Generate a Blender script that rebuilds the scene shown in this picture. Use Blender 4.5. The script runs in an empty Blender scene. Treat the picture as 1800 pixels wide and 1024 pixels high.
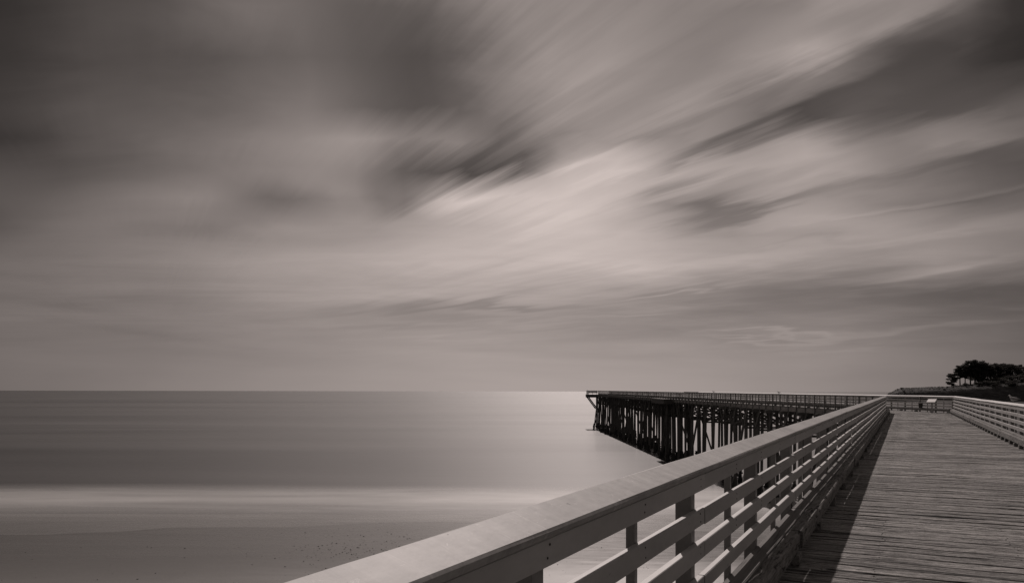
import bpy, bmesh, math, random
from mathutils import Vector, Matrix, noise

random.seed(7)
S = bpy.context.scene
COL = S.collection

# ------------------------------------------------------------------ camera
F = 1363.0            # focal length in pixels of an 1800 px wide frame
EYE = 1.53
cam_data = bpy.data.cameras.new("camera")
cam = bpy.data.objects.new("camera", cam_data)
COL.objects.link(cam)
cam.location = (0, 0, EYE)
cam.matrix_world = Matrix.Translation((0, 0, EYE)) @ Matrix.Rotation(math.pi / 2, 4, 'X') @ Matrix.Rotation(math.radians(0.095), 4, 'Z')
cam_data.sensor_width = 36.0
cam_data.lens = F / 1800 * 36.0
cam_data.shift_y = 0.0973
cam_data.clip_start = 0.05
cam_data.clip_end = 120000
S.camera = cam

# ------------------------------------------------------------------ view
S.view_settings.view_transform = 'Standard'
S.view_settings.look = 'None'
S.view_settings.exposure = 0.0
S.view_settings.gamma = 1.0
S.view_settings.use_curve_mapping = False
S.cycles.max_bounces = 6
S.cycles.use_denoising = True

SUN_AZ = math.radians(6.1)      # right of +Y
SUN_EL = math.radians(38.5)
TINT = (1.165, 1.0, 0.94)


def lin(v):
    v /= 255.0
    return v / 12.92 if v <= 0.04045 else ((v + 0.055) / 1.055) ** 2.4


# ------------------------------------------------------------------ node helper
class NT:
    def __init__(self, tree):
        self.t = tree
        self.n = tree.nodes
        self.l = tree.links

    def node(self, kind, **kw):
        nd = self.n.new(kind)
        for k, v in kw.items():
            setattr(nd, k, v)
        return nd

    def link(self, a, b):
        self.l.new(a, b)

    def _set(self, sock, v):
        if isinstance(v, bpy.types.NodeSocket):
            self.l.new(v, sock)
        elif v is not None:
            sock.default_value = v

    def math(self, op, a, b=None, c=None, clamp=False):
        nd = self.n.new('ShaderNodeMath')
        nd.operation = op
        nd.use_clamp = clamp
        self._set(nd.inputs[0], a)
        if b is not None:
            self._set(nd.inputs[1], b)
        if c is not None:
            self._set(nd.inputs[2], c)
        return nd.outputs[0]

    def mapr(self, v, a, b, c=0.0, d=1.0, smooth=False):
        nd = self.n.new('ShaderNodeMapRange')
        if smooth:
            nd.interpolation_type = 'SMOOTHSTEP'
        self._set(nd.inputs[0], v)
        for i, x in enumerate((a, b, c, d)):
            self._set(nd.inputs[i + 1], x)
        return nd.outputs[0]

    def comb(self, x, y, z=0.0):
        nd = self.n.new('ShaderNodeCombineXYZ')
        self._set(nd.inputs[0], x)
        self._set(nd.inputs[1], y)
        self._set(nd.inputs[2], z)
        return nd.outputs[0]

    def sep(self, v):
        nd = self.n.new('ShaderNodeSeparateXYZ')
        self.l.new(v, nd.inputs[0])
        return nd.outputs

    def mapping(self, v, loc=(0, 0, 0), rot=(0, 0, 0), scale=(1, 1, 1)):
        nd = self.n.new('ShaderNodeMapping')
        self.l.new(v, nd.inputs[0])
        nd.inputs[1].default_value = loc
        nd.inputs[2].default_value = rot
        nd.inputs[3].default_value = scale
        return nd.outputs[0]

    def noise(self, v, scale=1.0, detail=2.0, rough=0.5, dist=0.0):
        nd = self.n.new('ShaderNodeTexNoise')
        if v is not None:
            self.l.new(v, nd.inputs['Vector'])
        nd.inputs['Scale'].default_value = scale
        nd.inputs['Detail'].default_value = detail
        nd.inputs['Roughness'].default_value = rough
        nd.inputs['Distortion'].default_value = dist
        return nd.outputs[0]

    def mix(self, f, a, b, blend='MIX'):
        nd = self.n.new('ShaderNodeMix')
        nd.data_type = 'RGBA'
        nd.blend_type = blend
        self._set(nd.inputs[0], f)
        self._set(nd.inputs[6], a)
        self._set(nd.inputs[7], b)
        return nd.outputs[2]

    def ramp(self, v, stops, interp='LINEAR'):
        nd = self.n.new('ShaderNodeValToRGB')
        self.l.new(v, nd.inputs[0])
        r = nd.color_ramp
        r.interpolation = interp
        while len(r.elements) < len(stops):
            r.elements.new(0.5)
        for e, (p, c) in zip(r.elements, sorted(stops)):
            e.position = p
            e.color = (c, c, c, 1) if not isinstance(c, tuple) else (*c, 1)
        return nd.outputs[0]


# ------------------------------------------------------------------ world: Nishita sky under a sheet of streaked cloud
world = bpy.data.worlds.new("World")
S.world = world
world.use_nodes = True
w = NT(world.node_tree)
w.n.clear()
wout = w.node('ShaderNodeOutputWorld')
bg = w.node('ShaderNodeBackground')
bg.inputs[1].default_value = 0.1
w.link(bg.outputs[0], wout.inputs[0])
skyn = w.node('ShaderNodeTexSky', sky_type='NISHITA')
skyn.sun_disc = False
skyn.sun_elevation = SUN_EL
skyn.sun_rotation = SUN_AZ
skyn.air_density = 1.0
skyn.dust_density = 1.5
bw = w.node('ShaderNodeRGBToBW')
w.link(skyn.outputs[0], bw.inputs[0])

tc = w.node('ShaderNodeTexCoord')
dx, dy, dz = w.sep(tc.outputs['Generated'])
hyp = w.math('SQRT', w.math('ADD', w.math('MULTIPLY', dx, dx), w.math('MULTIPLY', dy, dy)))
hyp = w.math('MAXIMUM', hyp, 0.02)
az = w.math('ARCTAN2', dx, dy)                                   # bearing, 0 = along +Y
cz = w.math('MAXIMUM', w.math('DIVIDE', dy, hyp), 0.72)
vv = w.math('DIVIDE', w.math('DIVIDE', dz, hyp), cz)            # steepness along the bearing


def bear(px):
    return math.atan((px - 900) / F)


def rise(py):
    return (687 - py) / F


# cloud drift: streaks fan out from one point low in the sky
ta = w.math('DIVIDE', w.math('DIVIDE', dx, hyp), cz)           # sideways slope
VPX, VPY = (250 - 900) / F, rise(640)
ra = w.math('SUBTRACT', ta, VPX)
rv = w.math('SUBTRACT', vv, VPY)
theta = w.math('ARCTAN2', rv, ra)
rad = w.math('SQRT', w.math('ADD', w.math('MULTIPLY', ra, ra), w.math('MULTIPLY', rv, rv)))
pol = w.comb(w.math('MULTIPLY', theta, 1.0), w.math('MULTIPLY', rad, 1.0), 0.0)
st1 = w.noise(w.mapping(pol, scale=(10.0, 2.2, 1)), 1.0, 5, 0.55, 0.25)
st2 = w.noise(w.mapping(pol, loc=(3.1, 7.7, 2.0), scale=(30.0, 3.4, 1)), 1.0, 4, 0.55, 0.3)
st2 = w.mapr(st2, 0.28, 0.72, smooth=True)
st3 = w.noise(w.mapping(w.comb(az, vv, 0.0), loc=(1, 2, 0), scale=(3.5, 9.0, 1)), 1.0, 4, 0.55, 0.5)
st4 = w.noise(w.mapping(w.comb(az, vv, 0.0), loc=(5, 1, 0), scale=(4.0, 38.0, 1)), 1.0, 4, 0.6, 0.4)
fan0 = w.mapr(az, bear(560), bear(980), 0.15, 1.0, smooth=True)
uw = w.math('ADD', az, w.math('MULTIPLY', w.math('SUBTRACT', st3, 0.5), 0.10))
uw = w.math('ADD', uw, w.math('MULTIPLY', w.math('MULTIPLY', w.math('SUBTRACT', st1, 0.5), fan0), 0.06))
vw = w.math('ADD', vv, w.math('MULTIPLY', w.math('MULTIPLY', w.math('SUBTRACT', st1, 0.5), fan0), 0.05))
vw = w.math('ADD', vw, w.math('MULTIPLY', w.math('MULTIPLY', w.math('SUBTRACT', st2, 0.5), fan0), 0.022))

AZR = math.pi
AVG = 112
ROWS = [
    (-420, [(-400, 100), (900, 135), (2200, 100)]),
    (-60, [(-200, 80), (0, 66), (300, 84), (600, 98), (900, 128), (1200, 122), (1500, 134), (1650, 118), (1800, 66), (2000, 78)]),
    (10, [(-200, 66), (0, 58), (150, 75), (300, 88), (430, 106), (560, 98), (700, 88), (790, 100), (900, 130), (1050, 132), (1200, 118), (1350, 118), (1500, 140), (1620, 122), (1720, 80), (1800, 56), (2000, 64)]),
    (100, [(-200, 66), (0, 60), (150, 76), (300, 84), (450, 97), (600, 94), (700, 82), (790, 84), (860, 112), (950, 132), (1060, 138), (1200, 122), (1300, 134), (1400, 148), (1480, 122), (1560, 92), (1680, 76), (1800, 58), (2000, 66)]),
    (190, [(-200, 70), (0, 68), (150, 84), (300, 92), (420, 108), (520, 114), (620, 100), (700, 86), (780, 88), (860, 108), (960, 130), (1020, 136), (1150, 134), (1250, 128), (1350, 104), (1450, 90), (1550, 86), (1700, 84), (1800, 92), (2000, 92)]),
    (245, [(-200, 64), (0, 62), (120, 78), (260, 98), (420, 118), (540, 132), (640, 138), (700, 118), (800, 122), (870, 100), (950, 118), (1050, 136), (1150, 126), (1250, 130), (1330, 122), (1420, 146), (1500, 120), (1580, 108), (1700, 122), (1800, 104), (2000, 104)]),
    (300, [(-200, 84), (0, 82), (120, 88), (280, 104), (420, 118), (540, 132), (640, 130), (700, 100), (780, 92), (850, 88), (910, 108), (985, 168), (1070, 178), (1180, 160), (1300, 154), (1420, 158), (1560, 140), (1700, 104), (1800, 88), (2000, 90)]),
    (350, [(-200, 88), (0, 90), (150, 100), (310, 120), (380, 122), (460, 106), (560, 118), (620, 130), (680, 112), (730, 142), (800, 172), (900, 180), (1010, 182), (1110, 166), (1200, 140), (1300, 150), (1400, 152), (1520, 128), (1650, 104), (1800, 100), (2000, 100)]),
    (400, [(-200, 86), (0, 88), (150, 108), (300, 116), (400, 118), (480, 134), (600, 140), (680, 146), (750, 158), (850, 172), (950, 182), (1060, 180), (1160, 164), (1260, 138), (1340, 148), (1450, 152), (1600, 140), (1800, 124), (2000, 118)]),
    (460, [(-200, 100), (0, 104), (150, 114), (300, 128), (450, 144), (600, 158), (720, 172), (850, 176), (980, 180), (1100, 176), (1220, 166), (1320, 154), (1420, 142), (1520, 132), (1640, 138), (1800, 110), (2000, 106)]),
    (515, [(-200, 104), (0, 110), (150, 118), (300, 126), (450, 144), (600, 158), (720, 162), (850, 160), (980, 156), (1100, 146), (1220, 136), (1320, 120), (1450, 114), (1600, 106), (1800, 92), (2000, 90)]),
    (560, [(-200, 108), (0, 114), (150, 116), (300, 122), (450, 134), (600, 144), (750, 142), (900, 146), (1100, 134), (1300, 122), (1500, 118), (1800, 98), (2000, 96)]),
    (620, [(-200, 108), (0, 114), (150, 118), (300, 124), (450, 134), (600, 146), (750, 154), (900, 154), (1100, 150), (1300, 142), (1500, 132), (1800, 106), (2000, 100)]),
    (680, [(-200, 108), (0, 114), (150, 122), (300, 130), (450, 140), (600, 150), (750, 158), (900, 161), (1100, 158), (1300, 148), (1500, 134), (1800, 108), (2000, 102)]),
]
uu = w.mapr(uw, -AZR, AZR)
cur = None
prev_v = None
for py, stops in ROWS:
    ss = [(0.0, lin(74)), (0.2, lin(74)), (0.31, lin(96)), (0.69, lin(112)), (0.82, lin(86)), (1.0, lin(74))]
    for px, g in stops:
        if py >= 515:
            g -= 6 if px < 900 else 4
        g = g - max(0, 112 - g) * 0.27 + max(0, g - 150) * 0.10      # the sheet's own contrast
        ss.append(((bear(px) + AZR) / (2 * AZR), lin(g)))
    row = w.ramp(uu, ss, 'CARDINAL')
    v0 = rise(py)
    if cur is None:
        cur = row
    else:
        cur = w.mix(w.mapr(vw, prev_v, v0, smooth=False), cur, row)
    prev_v = v0
lum = w.n.new('ShaderNodeRGBToBW')
w.link(cur, lum.inputs[0])
lum = lum.outputs[0]
hfade = w.mapr(vv, 0.0, 0.10)
hfade2 = w.mapr(vv, 0.12, 0.26)
fan = w.mapr(az, bear(560), bear(980), 0.12, 1.0, smooth=True)      # the fan shows on the right, the left is a soft veil
soft = w.math('SUBTRACT', 1.0, fan)
gain = w.math('ADD', 1.0, w.math('MULTIPLY', w.math('MULTIPLY', w.math('MULTIPLY', w.math('SUBTRACT', st2, 0.5), hfade2), fan), 0.15))
gain = w.math('ADD', gain, w.math('MULTIPLY', w.math('MULTIPLY', w.math('MULTIPLY', w.math('SUBTRACT', st3, 0.5), hfade2), soft), 0.45))
gain = w.math('ADD', gain, w.math('MULTIPLY', w.math('MULTIPLY', w.math('MULTIPLY', w.math('SUBTRACT', st1, 0.5), hfade2), fan), 0.50))
gain = w.math('ADD', gain, w.math('MULTIPLY', w.math('MULTIPLY', w.math('SUBTRACT', st4, 0.5), w.math('SUBTRACT', 1.0, hfade2)), w.math('MULTIPLY', hfade, 0.62)))
lum = w.math('MULTIPLY', lum, gain)
# single wisps and rents in the cloud: centre, half length, half width, tilt (deg), strength
BLOBS = [
    (790, 292, 150, 22, 9, -0.22), (880, 290, 100, 11, 15, -0.24), (720, 352, 60, 12, 30, -0.24), (1020, 290, 210, 15, 16, 0.22), (800, 352, 110, 14, 12, 0.06), (860, 332, 130, 8, 16, 0.06), (980, 345, 240, 42, 12, 0.08), (1120, 300, 140, 24, 14, 0.10), (760, 352, 60, 6, 28, 0.10), (670, 340, 40, 40, 0, -0.08),
    (1250, 372, 110, 13, 6, -0.36), (1190, 362, 50, 12, -8, -0.2), (1350, 366, 120, 8, 11, -0.24), (1240, 330, 130, 9, 14, -0.10),
    (1190, 514, 85, 3.5, 5, 0.30), (1140, 550, 55, 4, 3, 0.22), (1350, 588, 100, 2.6, 1, 0.26), (1620, 568, 240, 5, 6, 0.24), (1250, 530, 200, 5, 3, 0.08),
    (860, 533, 250, 6, 2, -0.18), (720, 545, 180, 5, 4, -0.16), (250, 585, 180, 6, -8, -0.07), (130, 540, 110, 8, -7, -0.07), (640, 575, 160, 4, 2, -0.08), (930, 560, 200, 4, 2, 0.08), (760, 598, 120, 3, 0, 0.07),
    # bright bands and dark gaps of the right half
    (1330, 130, 380, 20, 21, 0.26), (1560, 40, 160, 12, 24, 0.16), (1500, 105, 260, 10, 20, -0.10),
    (1600, 150, 300, 45, 16, -0.22), (1380, 205, 200, 14, 22, -0.34), (1230, 262, 130, 9, 24, -0.26), (1180, 235, 110, 7, 26, -0.14),
    (1400, 232, 130, 12, 18, 0.22), (1620, 228, 280, 18, 8, 0.24), (1450, 275, 220, 16, 10, 0.12),
    (1690, 283, 200, 15, 11, -0.26), (1540, 322, 150, 9, 11, -0.14), (1680, 338, 220, 6, 11, 0.24), (1600, 362, 240, 6, 10, -0.16), (1480, 384, 180, 7, 9, 0.10),
    (1560, 420, 330, 14, 8, 0.12), (1420, 428, 180, 5, 8, -0.08), (1600, 490, 110, 6, 10, 0.22), (1720, 462, 120, 7, 9, 0.14), (1480, 478, 150, 8, 6, -0.20), (1180, 508, 130, 4, 3, -0.12), (1650, 520, 260, 22, 4, -0.12),
    (345, 345, 70, 16, -3, 0.08), (580, 330, 120, 14, -8, 0.06), (735, 100, 60, 90, 0, -0.05), (470, 352, 80, 18, -4, -0.05),
    (380, 410, 200, 10, -4, -0.08), (500, 290, 160, 18, -3, -0.08), (1010, 130, 90, 14, 38, 0.10), (700, 240, 90, 14, 4, 0.10),
    (1500, 604, 200, 3, 2, 0.06), (900, 575, 160, 4, 1, -0.06), (620, 60, 30, 110, 4, -0.06), (530, 120, 22, 120, 6, 0.06), (950, 90, 40, 120, 30, 0.08),
]
coordw = w.comb(w.math('ADD', ta, w.math('MULTIPLY', w.math('SUBTRACT', st3, 0.5), 0.05)),
                w.math('ADD', vv, w.math('MULTIPLY', w.math('MULTIPLY', w.math('SUBTRACT', st2, 0.5), fan0), 0.026)), 0.0)
tot = None
for px, py, hl, hw, tilt, amp in BLOBS:
    m1 = w.mapping(coordw, loc=(-(px - 900) / F, -rise(py), 0))
    m2 = w.mapping(m1, rot=(0, 0, -math.radians(tilt)))
    m3 = w.mapping(m2, scale=(F / hl, F / hw, 1))
    ln = w.node('ShaderNodeVectorMath', operation='DOT_PRODUCT')
    w.link(m3, ln.inputs[0])
    w.link(m3, ln.inputs[1])
    g = w.math('MULTIPLY', w.math('EXPONENT', w.math('MULTIPLY', ln.outputs[1], -0.9)), amp)
    tot = g if tot is None else w.math('ADD', tot, g)
lum = w.math('MULTIPLY', lum, w.math('ADD', 1.0, tot))
# high up beyond the picture the sheet thins to an even grey
cloud = w.math('MULTIPLY', lum, 10.0 * 0.95)
clear = w.math('MULTIPLY', w.math('MINIMUM', bw.outputs[0], 12.0), 0.015)
val = w.math('ADD', cloud, clear)
tnt = w.mix(1.0, w.comb(val, val, val), (*TINT, 1), 'MULTIPLY')
w.link(tnt, bg.inputs[0])

# ------------------------------------------------------------------ sun
sd = bpy.data.lights.new("sun", 'SUN')
sd.energy = 2.6
sd.angle = math.radians(0.6)
sd.color = (1.0, 0.875, 0.83)
sun = bpy.data.objects.new("sun", sd)
COL.objects.link(sun)
to_sun = Vector((math.sin(SUN_AZ) * math.cos(SUN_EL), math.cos(SUN_AZ) * math.cos(SUN_EL), math.sin(SUN_EL)))
sun.rotation_euler = to_sun.to_track_quat('Z', 'Y').to_euler()
sun.location = to_sun * 50


# ------------------------------------------------------------------ materials
def mat(name, rough=0.8, spec=0.3):
    m = bpy.data.materials.new(name)
    m.use_nodes = True
    t = NT(m.node_tree)
    b = t.n['Principled BSDF']
    b.inputs['Roughness'].default_value = rough
    b.inputs['Specular IOR Level'].default_value = spec
    return m, t, b


def local(t, stretch=(1, 1, 1), rnd=60.0):
    """object coordinates, shifted by a random amount for every object"""
    tcn = t.node('ShaderNodeTexCoord')
    oi = t.node('ShaderNodeObjectInfo')
    add = t.node('ShaderNodeVectorMath', operation='ADD')
    t.link(tcn.outputs['Object'], add.inputs[0])
    r = t.math('MULTIPLY', oi.outputs['Random'], rnd)
    t.link(t.comb(r, t.math('MULTIPLY', r, 1.7), r), add.inputs[1])
    return add.outputs[0], oi.outputs['Random']


def bump(t, b, h, strength, dist=0.01):
    bn = t.node('ShaderNodeBump')
    bn.inputs['Strength'].default_value = strength
    bn.inputs['Distance'].default_value = dist
    t.link(h, bn.inputs['Height'])
    t.link(bn.outputs[0], b.inputs['Normal'])


def wood(name, dark, light, grain=(1.2, 30, 30), crack=0.6, bstr=0.6, bdist=0.006, rough=0.85, blotch=0.35, vary=0.3, spec=0.2):
    m, t, b = mat(name, rough, spec)
    c, rnd = local(t)
    g1 = t.noise(t.mapping(c, scale=grain), 1.0, 5, 0.65, 0.4)
    g2 = t.noise(t.mapping(c, scale=(grain[0] * 0.5, grain[1] * 2.6, grain[2] * 2.6)), 1.0, 3, 0.7, 0.2)
    bl = t.noise(t.mapping(c, scale=(1.1, 3.0, 3.0)), 1.0, 4, 0.6, 0.6)
    ck = t.ramp(t.noise(t.mapping(c, scale=(grain[0] * 0.8, grain[1] * 1.1, grain[2] * 1.1)), 1.0, 4, 0.6, 0.8),
                [(0.0, 0.0), (0.36, 0.0), (0.43, 1.0), (1.0, 1.0)])
    f = t.math('ADD', t.math('MULTIPLY', g1, 0.6), t.math('MULTIPLY', g2, 0.4))
    f = t.mapr(f, 0.30, 0.70)
    col = t.mix(f, (*[dark * x for x in (1.02, 1, 0.97)], 1), (*[light * x for x in (1.02, 1, 0.97)], 1))
    tone = t.math('ADD', 1.0 - blotch / 2 - vary / 2, t.math('ADD', t.math('MULTIPLY', bl, blotch), t.math('MULTIPLY', rnd, vary)))
    tone = t.math('MULTIPLY', tone, t.math('ADD', 1 - crack, t.math('MULTIPLY', ck, crack)))
    col = t.mix(1.0, col, t.comb(tone, tone, tone), 'MULTIPLY')
    t.link(col, b.inputs['Base Color'])
    h = t.math('ADD', t.math('MULTIPLY', f, 0.5), t.math('MULTIPLY', ck, 0.8))
    bump(t, b, h, bstr, bdist)
    return m


M_DECK = None


def deck_wood():
    """sun-split planks: long grain, short open checks, pale splinters, walked-grey blotches"""
    m, t, b = mat("weathered_deck_wood", 0.85, 0.2)
    c, rnd = local(t)
    g1 = t.noise(t.mapping(c, scale=(1.6, 34, 34)), 1.0, 5, 0.68, 0.2)
    g2 = t.noise(t.mapping(c, scale=(4.5, 52, 52)), 1.0, 4, 0.72, 0.4)
    g3 = t.noise(t.mapping(c, scale=(16.0, 34, 34)), 1.0, 4, 0.75, 0.8)
    bl = t.noise(t.mapping(c, scale=(0.9, 3.0, 3.0)), 1.0, 5, 0.65, 0.8)
    ck1 = t.ramp(t.noise(t.mapping(c, scale=(0.9, 19, 19)), 1.0, 4, 0.62, 0.25), [(0.0, 0.0), (0.395, 0.0), (0.435, 1.0), (1.0, 1.0)])
    ck2 = t.ramp(t.noise(t.mapping(c, loc=(9, 4, 2), scale=(3.0, 46, 46)), 1.0, 3, 0.6, 0.5), [(0.0, 0.0), (0.37, 0.0), (0.43, 1.0), (1.0, 1.0)])
    kn = t.ramp(t.noise(t.mapping(c, loc=(2, 8, 5), scale=(2.6, 9, 9)), 1.0, 2, 0.5, 1.2), [(0.0, 0.0), (0.28, 0.0), (0.34, 1.0), (1.0, 1.0)])
    sp = t.ramp(t.noise(t.mapping(c, loc=(5, 1, 7), scale=(7.0, 70, 70)), 1.0, 2, 0.5, 1.0), [(0.0, 0.0), (0.70, 0.0), (0.76, 1.0), (1.0, 1.0)])
    f = t.math('ADD', t.math('MULTIPLY', g1, 0.34), t.math('ADD', t.math('MULTIPLY', g2, 0.30), t.math('MULTIPLY', g3, 0.36)))
    f2 = t.mapr(f, 0.42, 0.58)
    v = t.mapr(f2, 0, 1, 0.095, 0.44)
    v = t.math('MULTIPLY', v, t.math('ADD', 0.32, t.math('ADD', t.math('MULTIPLY', bl, 0.86), t.math('MULTIPLY', rnd, 0.50))))
    for k, a in ((ck1, 0.86), (ck2, 0.65), (kn, 0.7)):
        v = t.math('MULTIPLY', v, t.math('ADD', 1 - a, t.math('MULTIPLY', k, a)))
    v = t.math('ADD', v, t.math('MULTIPLY', sp, 0.12))
    t.link(t.comb(t.math('MULTIPLY', v, 1.02), v, t.math('MULTIPLY', v, 0.97)), b.inputs['Base Color'])
    h = t.math('ADD', t.math('MULTIPLY', f2, 0.45), t.math('ADD', t.math('MULTIPLY', ck1, 0.9), t.math('MULTIPLY', ck2, 0.5)))
    h = t.math('ADD', h, t.math('MULTIPLY', sp, 0.4))
    bump(t, b, h, 1.0, 0.018)
    return m


M_DECK = deck_wood()
M_KERB = wood("rotting_kerb_wood", 0.06, 0.34, grain=(6.0, 26, 26), crack=0.75, bstr=0.9, bdist=0.015, blotch=0.7, vary=0.25)
M_LEDGE = wood("bare_ledge_wood", 0.11, 0.21, grain=(1.5, 30, 30), crack=0.5, bstr=0.5, bdist=0.004, blotch=0.4, vary=0.2)
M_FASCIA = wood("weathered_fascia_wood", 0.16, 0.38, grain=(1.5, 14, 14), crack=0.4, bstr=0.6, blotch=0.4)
M_BEAM = wood("creosoted_beam_wood", 0.07, 0.17, grain=(1.5, 14, 14), crack=0.4, bstr=0.6, blotch=0.5)
M_PILE = wood("dark_pile_wood", 0.06, 0.19, grain=(9, 9, 0.7), crack=0.4, bstr=0.7, bdist=0.02, blotch=0.6)


def paint(name, base, stripes=False, speck=0.25, rough=0.55):
    m, t, b = mat(name, rough, 0.35)
    c, rnd = local(t)
    n1 = t.noise(t.mapping(c, scale=(1.3, 4, 4)), 1.0, 5, 0.6, 0.3)
    n2 = t.noise(t.mapping(c, scale=(14, 30, 30)), 1.0, 4, 0.7, 0.2)
    n3 = t.noise(t.mapping(c, scale=(60, 90, 90)), 1.0, 3, 0.6)
    tone = t.math('ADD', 0.84, t.math('MULTIPLY', t.math('SUBTRACT', n1, 0.5), 0.60))
    tone = t.math('ADD', tone, t.math('MULTIPLY', t.math('SUBTRACT', n2, 0.5), speck))
    tone = t.math('ADD', tone, t.math('MULTIPLY', t.math('SUBTRACT', rnd, 0.5), 0.10))
    chip = t.ramp(t.noise(t.mapping(c, loc=(4, 4, 4), scale=(7, 22, 22)), 1.0, 5, 0.72, 0.8), [(0.0, 0.0), (0.30, 0.0), (0.335, 1.0), (1.0, 1.0)])
    tone = t.math('MULTIPLY', tone, t.math('ADD', 0.55, t.math('MULTIPLY', chip, 0.45)))
    h = t.math('ADD', t.math('MULTIPLY', n2, 0.4), t.math('MULTIPLY', n3, 0.3))
    if stripes:
        # saw marks and run-off stains across the board, scratches, droppings
        sc = t.noise(t.mapping(c, rot=(0, 0, 0.12), scale=(11, 0.8, 1)), 1.0, 4, 0.7, 0.25)
        sc2 = t.noise(t.mapping(c, rot=(0, 0, -0.5), scale=(30, 3.0, 1)), 1.0, 3, 0.7, 0.9)
        scr = t.ramp(sc2, [(0.0, 0.0), (0.60, 0.0), (0.66, 1.0), (1.0, 1.0)])
        dro = t.ramp(t.noise(t.mapping(c, scale=(9, 14, 1)), 1.0, 4, 0.75, 1.5), [(0.0, 0.0), (0.63, 0.0), (0.68, 1.0), (1.0, 1.0)])
        drk = t.ramp(t.noise(t.mapping(c, scale=(24, 24, 1)), 1.0, 2, 0.5, 0.6), [(0.0, 1.0), (0.22, 1.0), (0.26, 0.0), (1.0, 0.0)])
        tone = t.math('ADD', tone, t.math('MULTIPLY', t.math('SUBTRACT', sc, 0.5), 0.6))
        tone = t.math('ADD', tone, t.math('MULTIPLY', scr, 0.16))
        tone = t.math('ADD', tone, t.math('MULTIPLY', dro, 0.38))
        tone = t.math('MULTIPLY', tone, t.math('SUBTRACT', 1.0, t.math('MULTIPLY', drk, 0.6)))
        h = t.math('ADD', h, t.math('MULTIPLY', sc, 0.8))
    v = t.math('MULTIPLY', tone, base)
    t.link(t.comb(t.math('MULTIPLY', v, 1.01), v, t.math('MULTIPLY', v, 0.985)), b.inputs['Base Color'])
    bump(t, b, h, 0.35, 0.003)
    return m


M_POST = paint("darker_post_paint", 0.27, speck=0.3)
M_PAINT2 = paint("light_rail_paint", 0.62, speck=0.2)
M_PAINT = paint("worn_grey_paint", 0.42, speck=0.22)
M_CAP = paint("scuffed_cap_paint", 0.40, stripes=True, speck=0.55, rough=0.6)
M_WHITE = paint("white_board_paint", 0.85, speck=0.15)
M_IRON, _t, _b = mat("rusted_iron", 0.7, 0.4)
_b.inputs['Base Color'].default_value = (0.03, 0.027, 0.025, 1)
M_PLASTIC, _t, _b = mat("dull_dark_plastic", 0.5, 0.4)
_b.inputs['Base Color'].default_value = (0.05, 0.047, 0.045, 1)

# mussels and weed on the pile feet
M_GROWTH, t, b = mat("mussel_growth", 0.8, 0.2)
c, rnd = local(t)
n1 = t.noise(c, 6.0, 5, 0.7)
t.link(t.ramp(n1, [(0.3, 0.03), (0.6, 0.07), (0.8, 0.15)]), b.inputs['Base Color'])
bump(t, b, n1, 1.0, 0.06)

# sea
M_SEA, t, b = mat("long_exposure_sea", 0.3, 0.5)
b.inputs['IOR'].default_value = 1.333
geo = t.node('ShaderNodeNewGeometry')
P = geo.outputs['Position']
band = t.noise(t.mapping(P, scale=(0.0025, 0.016, 0)), 1.0, 5, 0.6, 0.3)
fine = t.noise(t.mapping(P, scale=(0.05, 0.5, 0)), 1.0, 4, 0.65, 0.3)
rg = t.math('ADD', 0.30, t.math('MULTIPLY', band, 0.10))
b.inputs['Coat Weight'].default_value = 0.42
b.inputs['Coat Roughness'].default_value = 0.13
b.inputs['Coat IOR'].default_value = 1.33
t.link(rg, b.inputs['Roughness'])
sx, sy, sz = t.sep(P)
far = t.mapr(sy, 300, 6000)
band2 = t.noise(t.mapping(P, loc=(3, 1, 0), scale=(0.0006, 0.0035, 0)), 1.0, 6, 0.6, 0.2)
cb = t.math('ADD', 0.013, t.math('MULTIPLY', t.math('SUBTRACT', band, 0.45), 0.10))
cb = t.math('ADD', cb, t.math('MULTIPLY', t.math('SUBTRACT', band2, 0.5), 0.08))
# a drifting line of froth out on the left
wv = t.math('ADD', sy, t.math('MULTIPLY', t.math('SUBTRACT', band, 0.5), 60.0))
fr = t.math('MULTIPLY', t.mapr(wv, 158, 172, smooth=True), t.mapr(wv, 190, 180, smooth=True))
fr = t.math('MULTIPLY', fr, t.mapr(sx, -20, -85, smooth=True))
cb = t.math('ADD', cb, t.math('MULTIPLY', fr, 0.022))
cb = t.math('MAXIMUM', t.math('ADD', cb, t.math('MULTIPLY', t.math('SUBTRACT', fine, 0.5), 0.012)), 0.008)
t.link(t.comb(t.math('MULTIPLY', cb, 1.03), cb, t.math('MULTIPLY', cb, 0.97)), b.inputs['Base Color'])
ruf = t.noise(t.mapping(P, loc=(7, 2, 0), scale=(0.004, 0.030, 0)), 1.0, 6, 0.62, 0.6)
ruf2 = t.noise(t.mapping(P, loc=(1, 9, 0), scale=(0.0009, 0.0045, 0)), 1.0, 5, 0.6, 0.4)
rr = t.mapr(t.math('ADD', t.math('MULTIPLY', ruf, 0.55), t.math('MULTIPLY', ruf2, 0.45)), 0.36, 0.64)
t.link(t.mapr(rr, 0, 1, 0.20, 0.46), b.inputs['Coat Weight'])
t.link(t.mapr(rr, 0, 1, 0.18, 0.10), b.inputs['Coat Roughness'])
bump(t, b, t.math('ADD', t.math('MULTIPLY', fine, 0.5), band), 0.12, 0.3)

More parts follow.
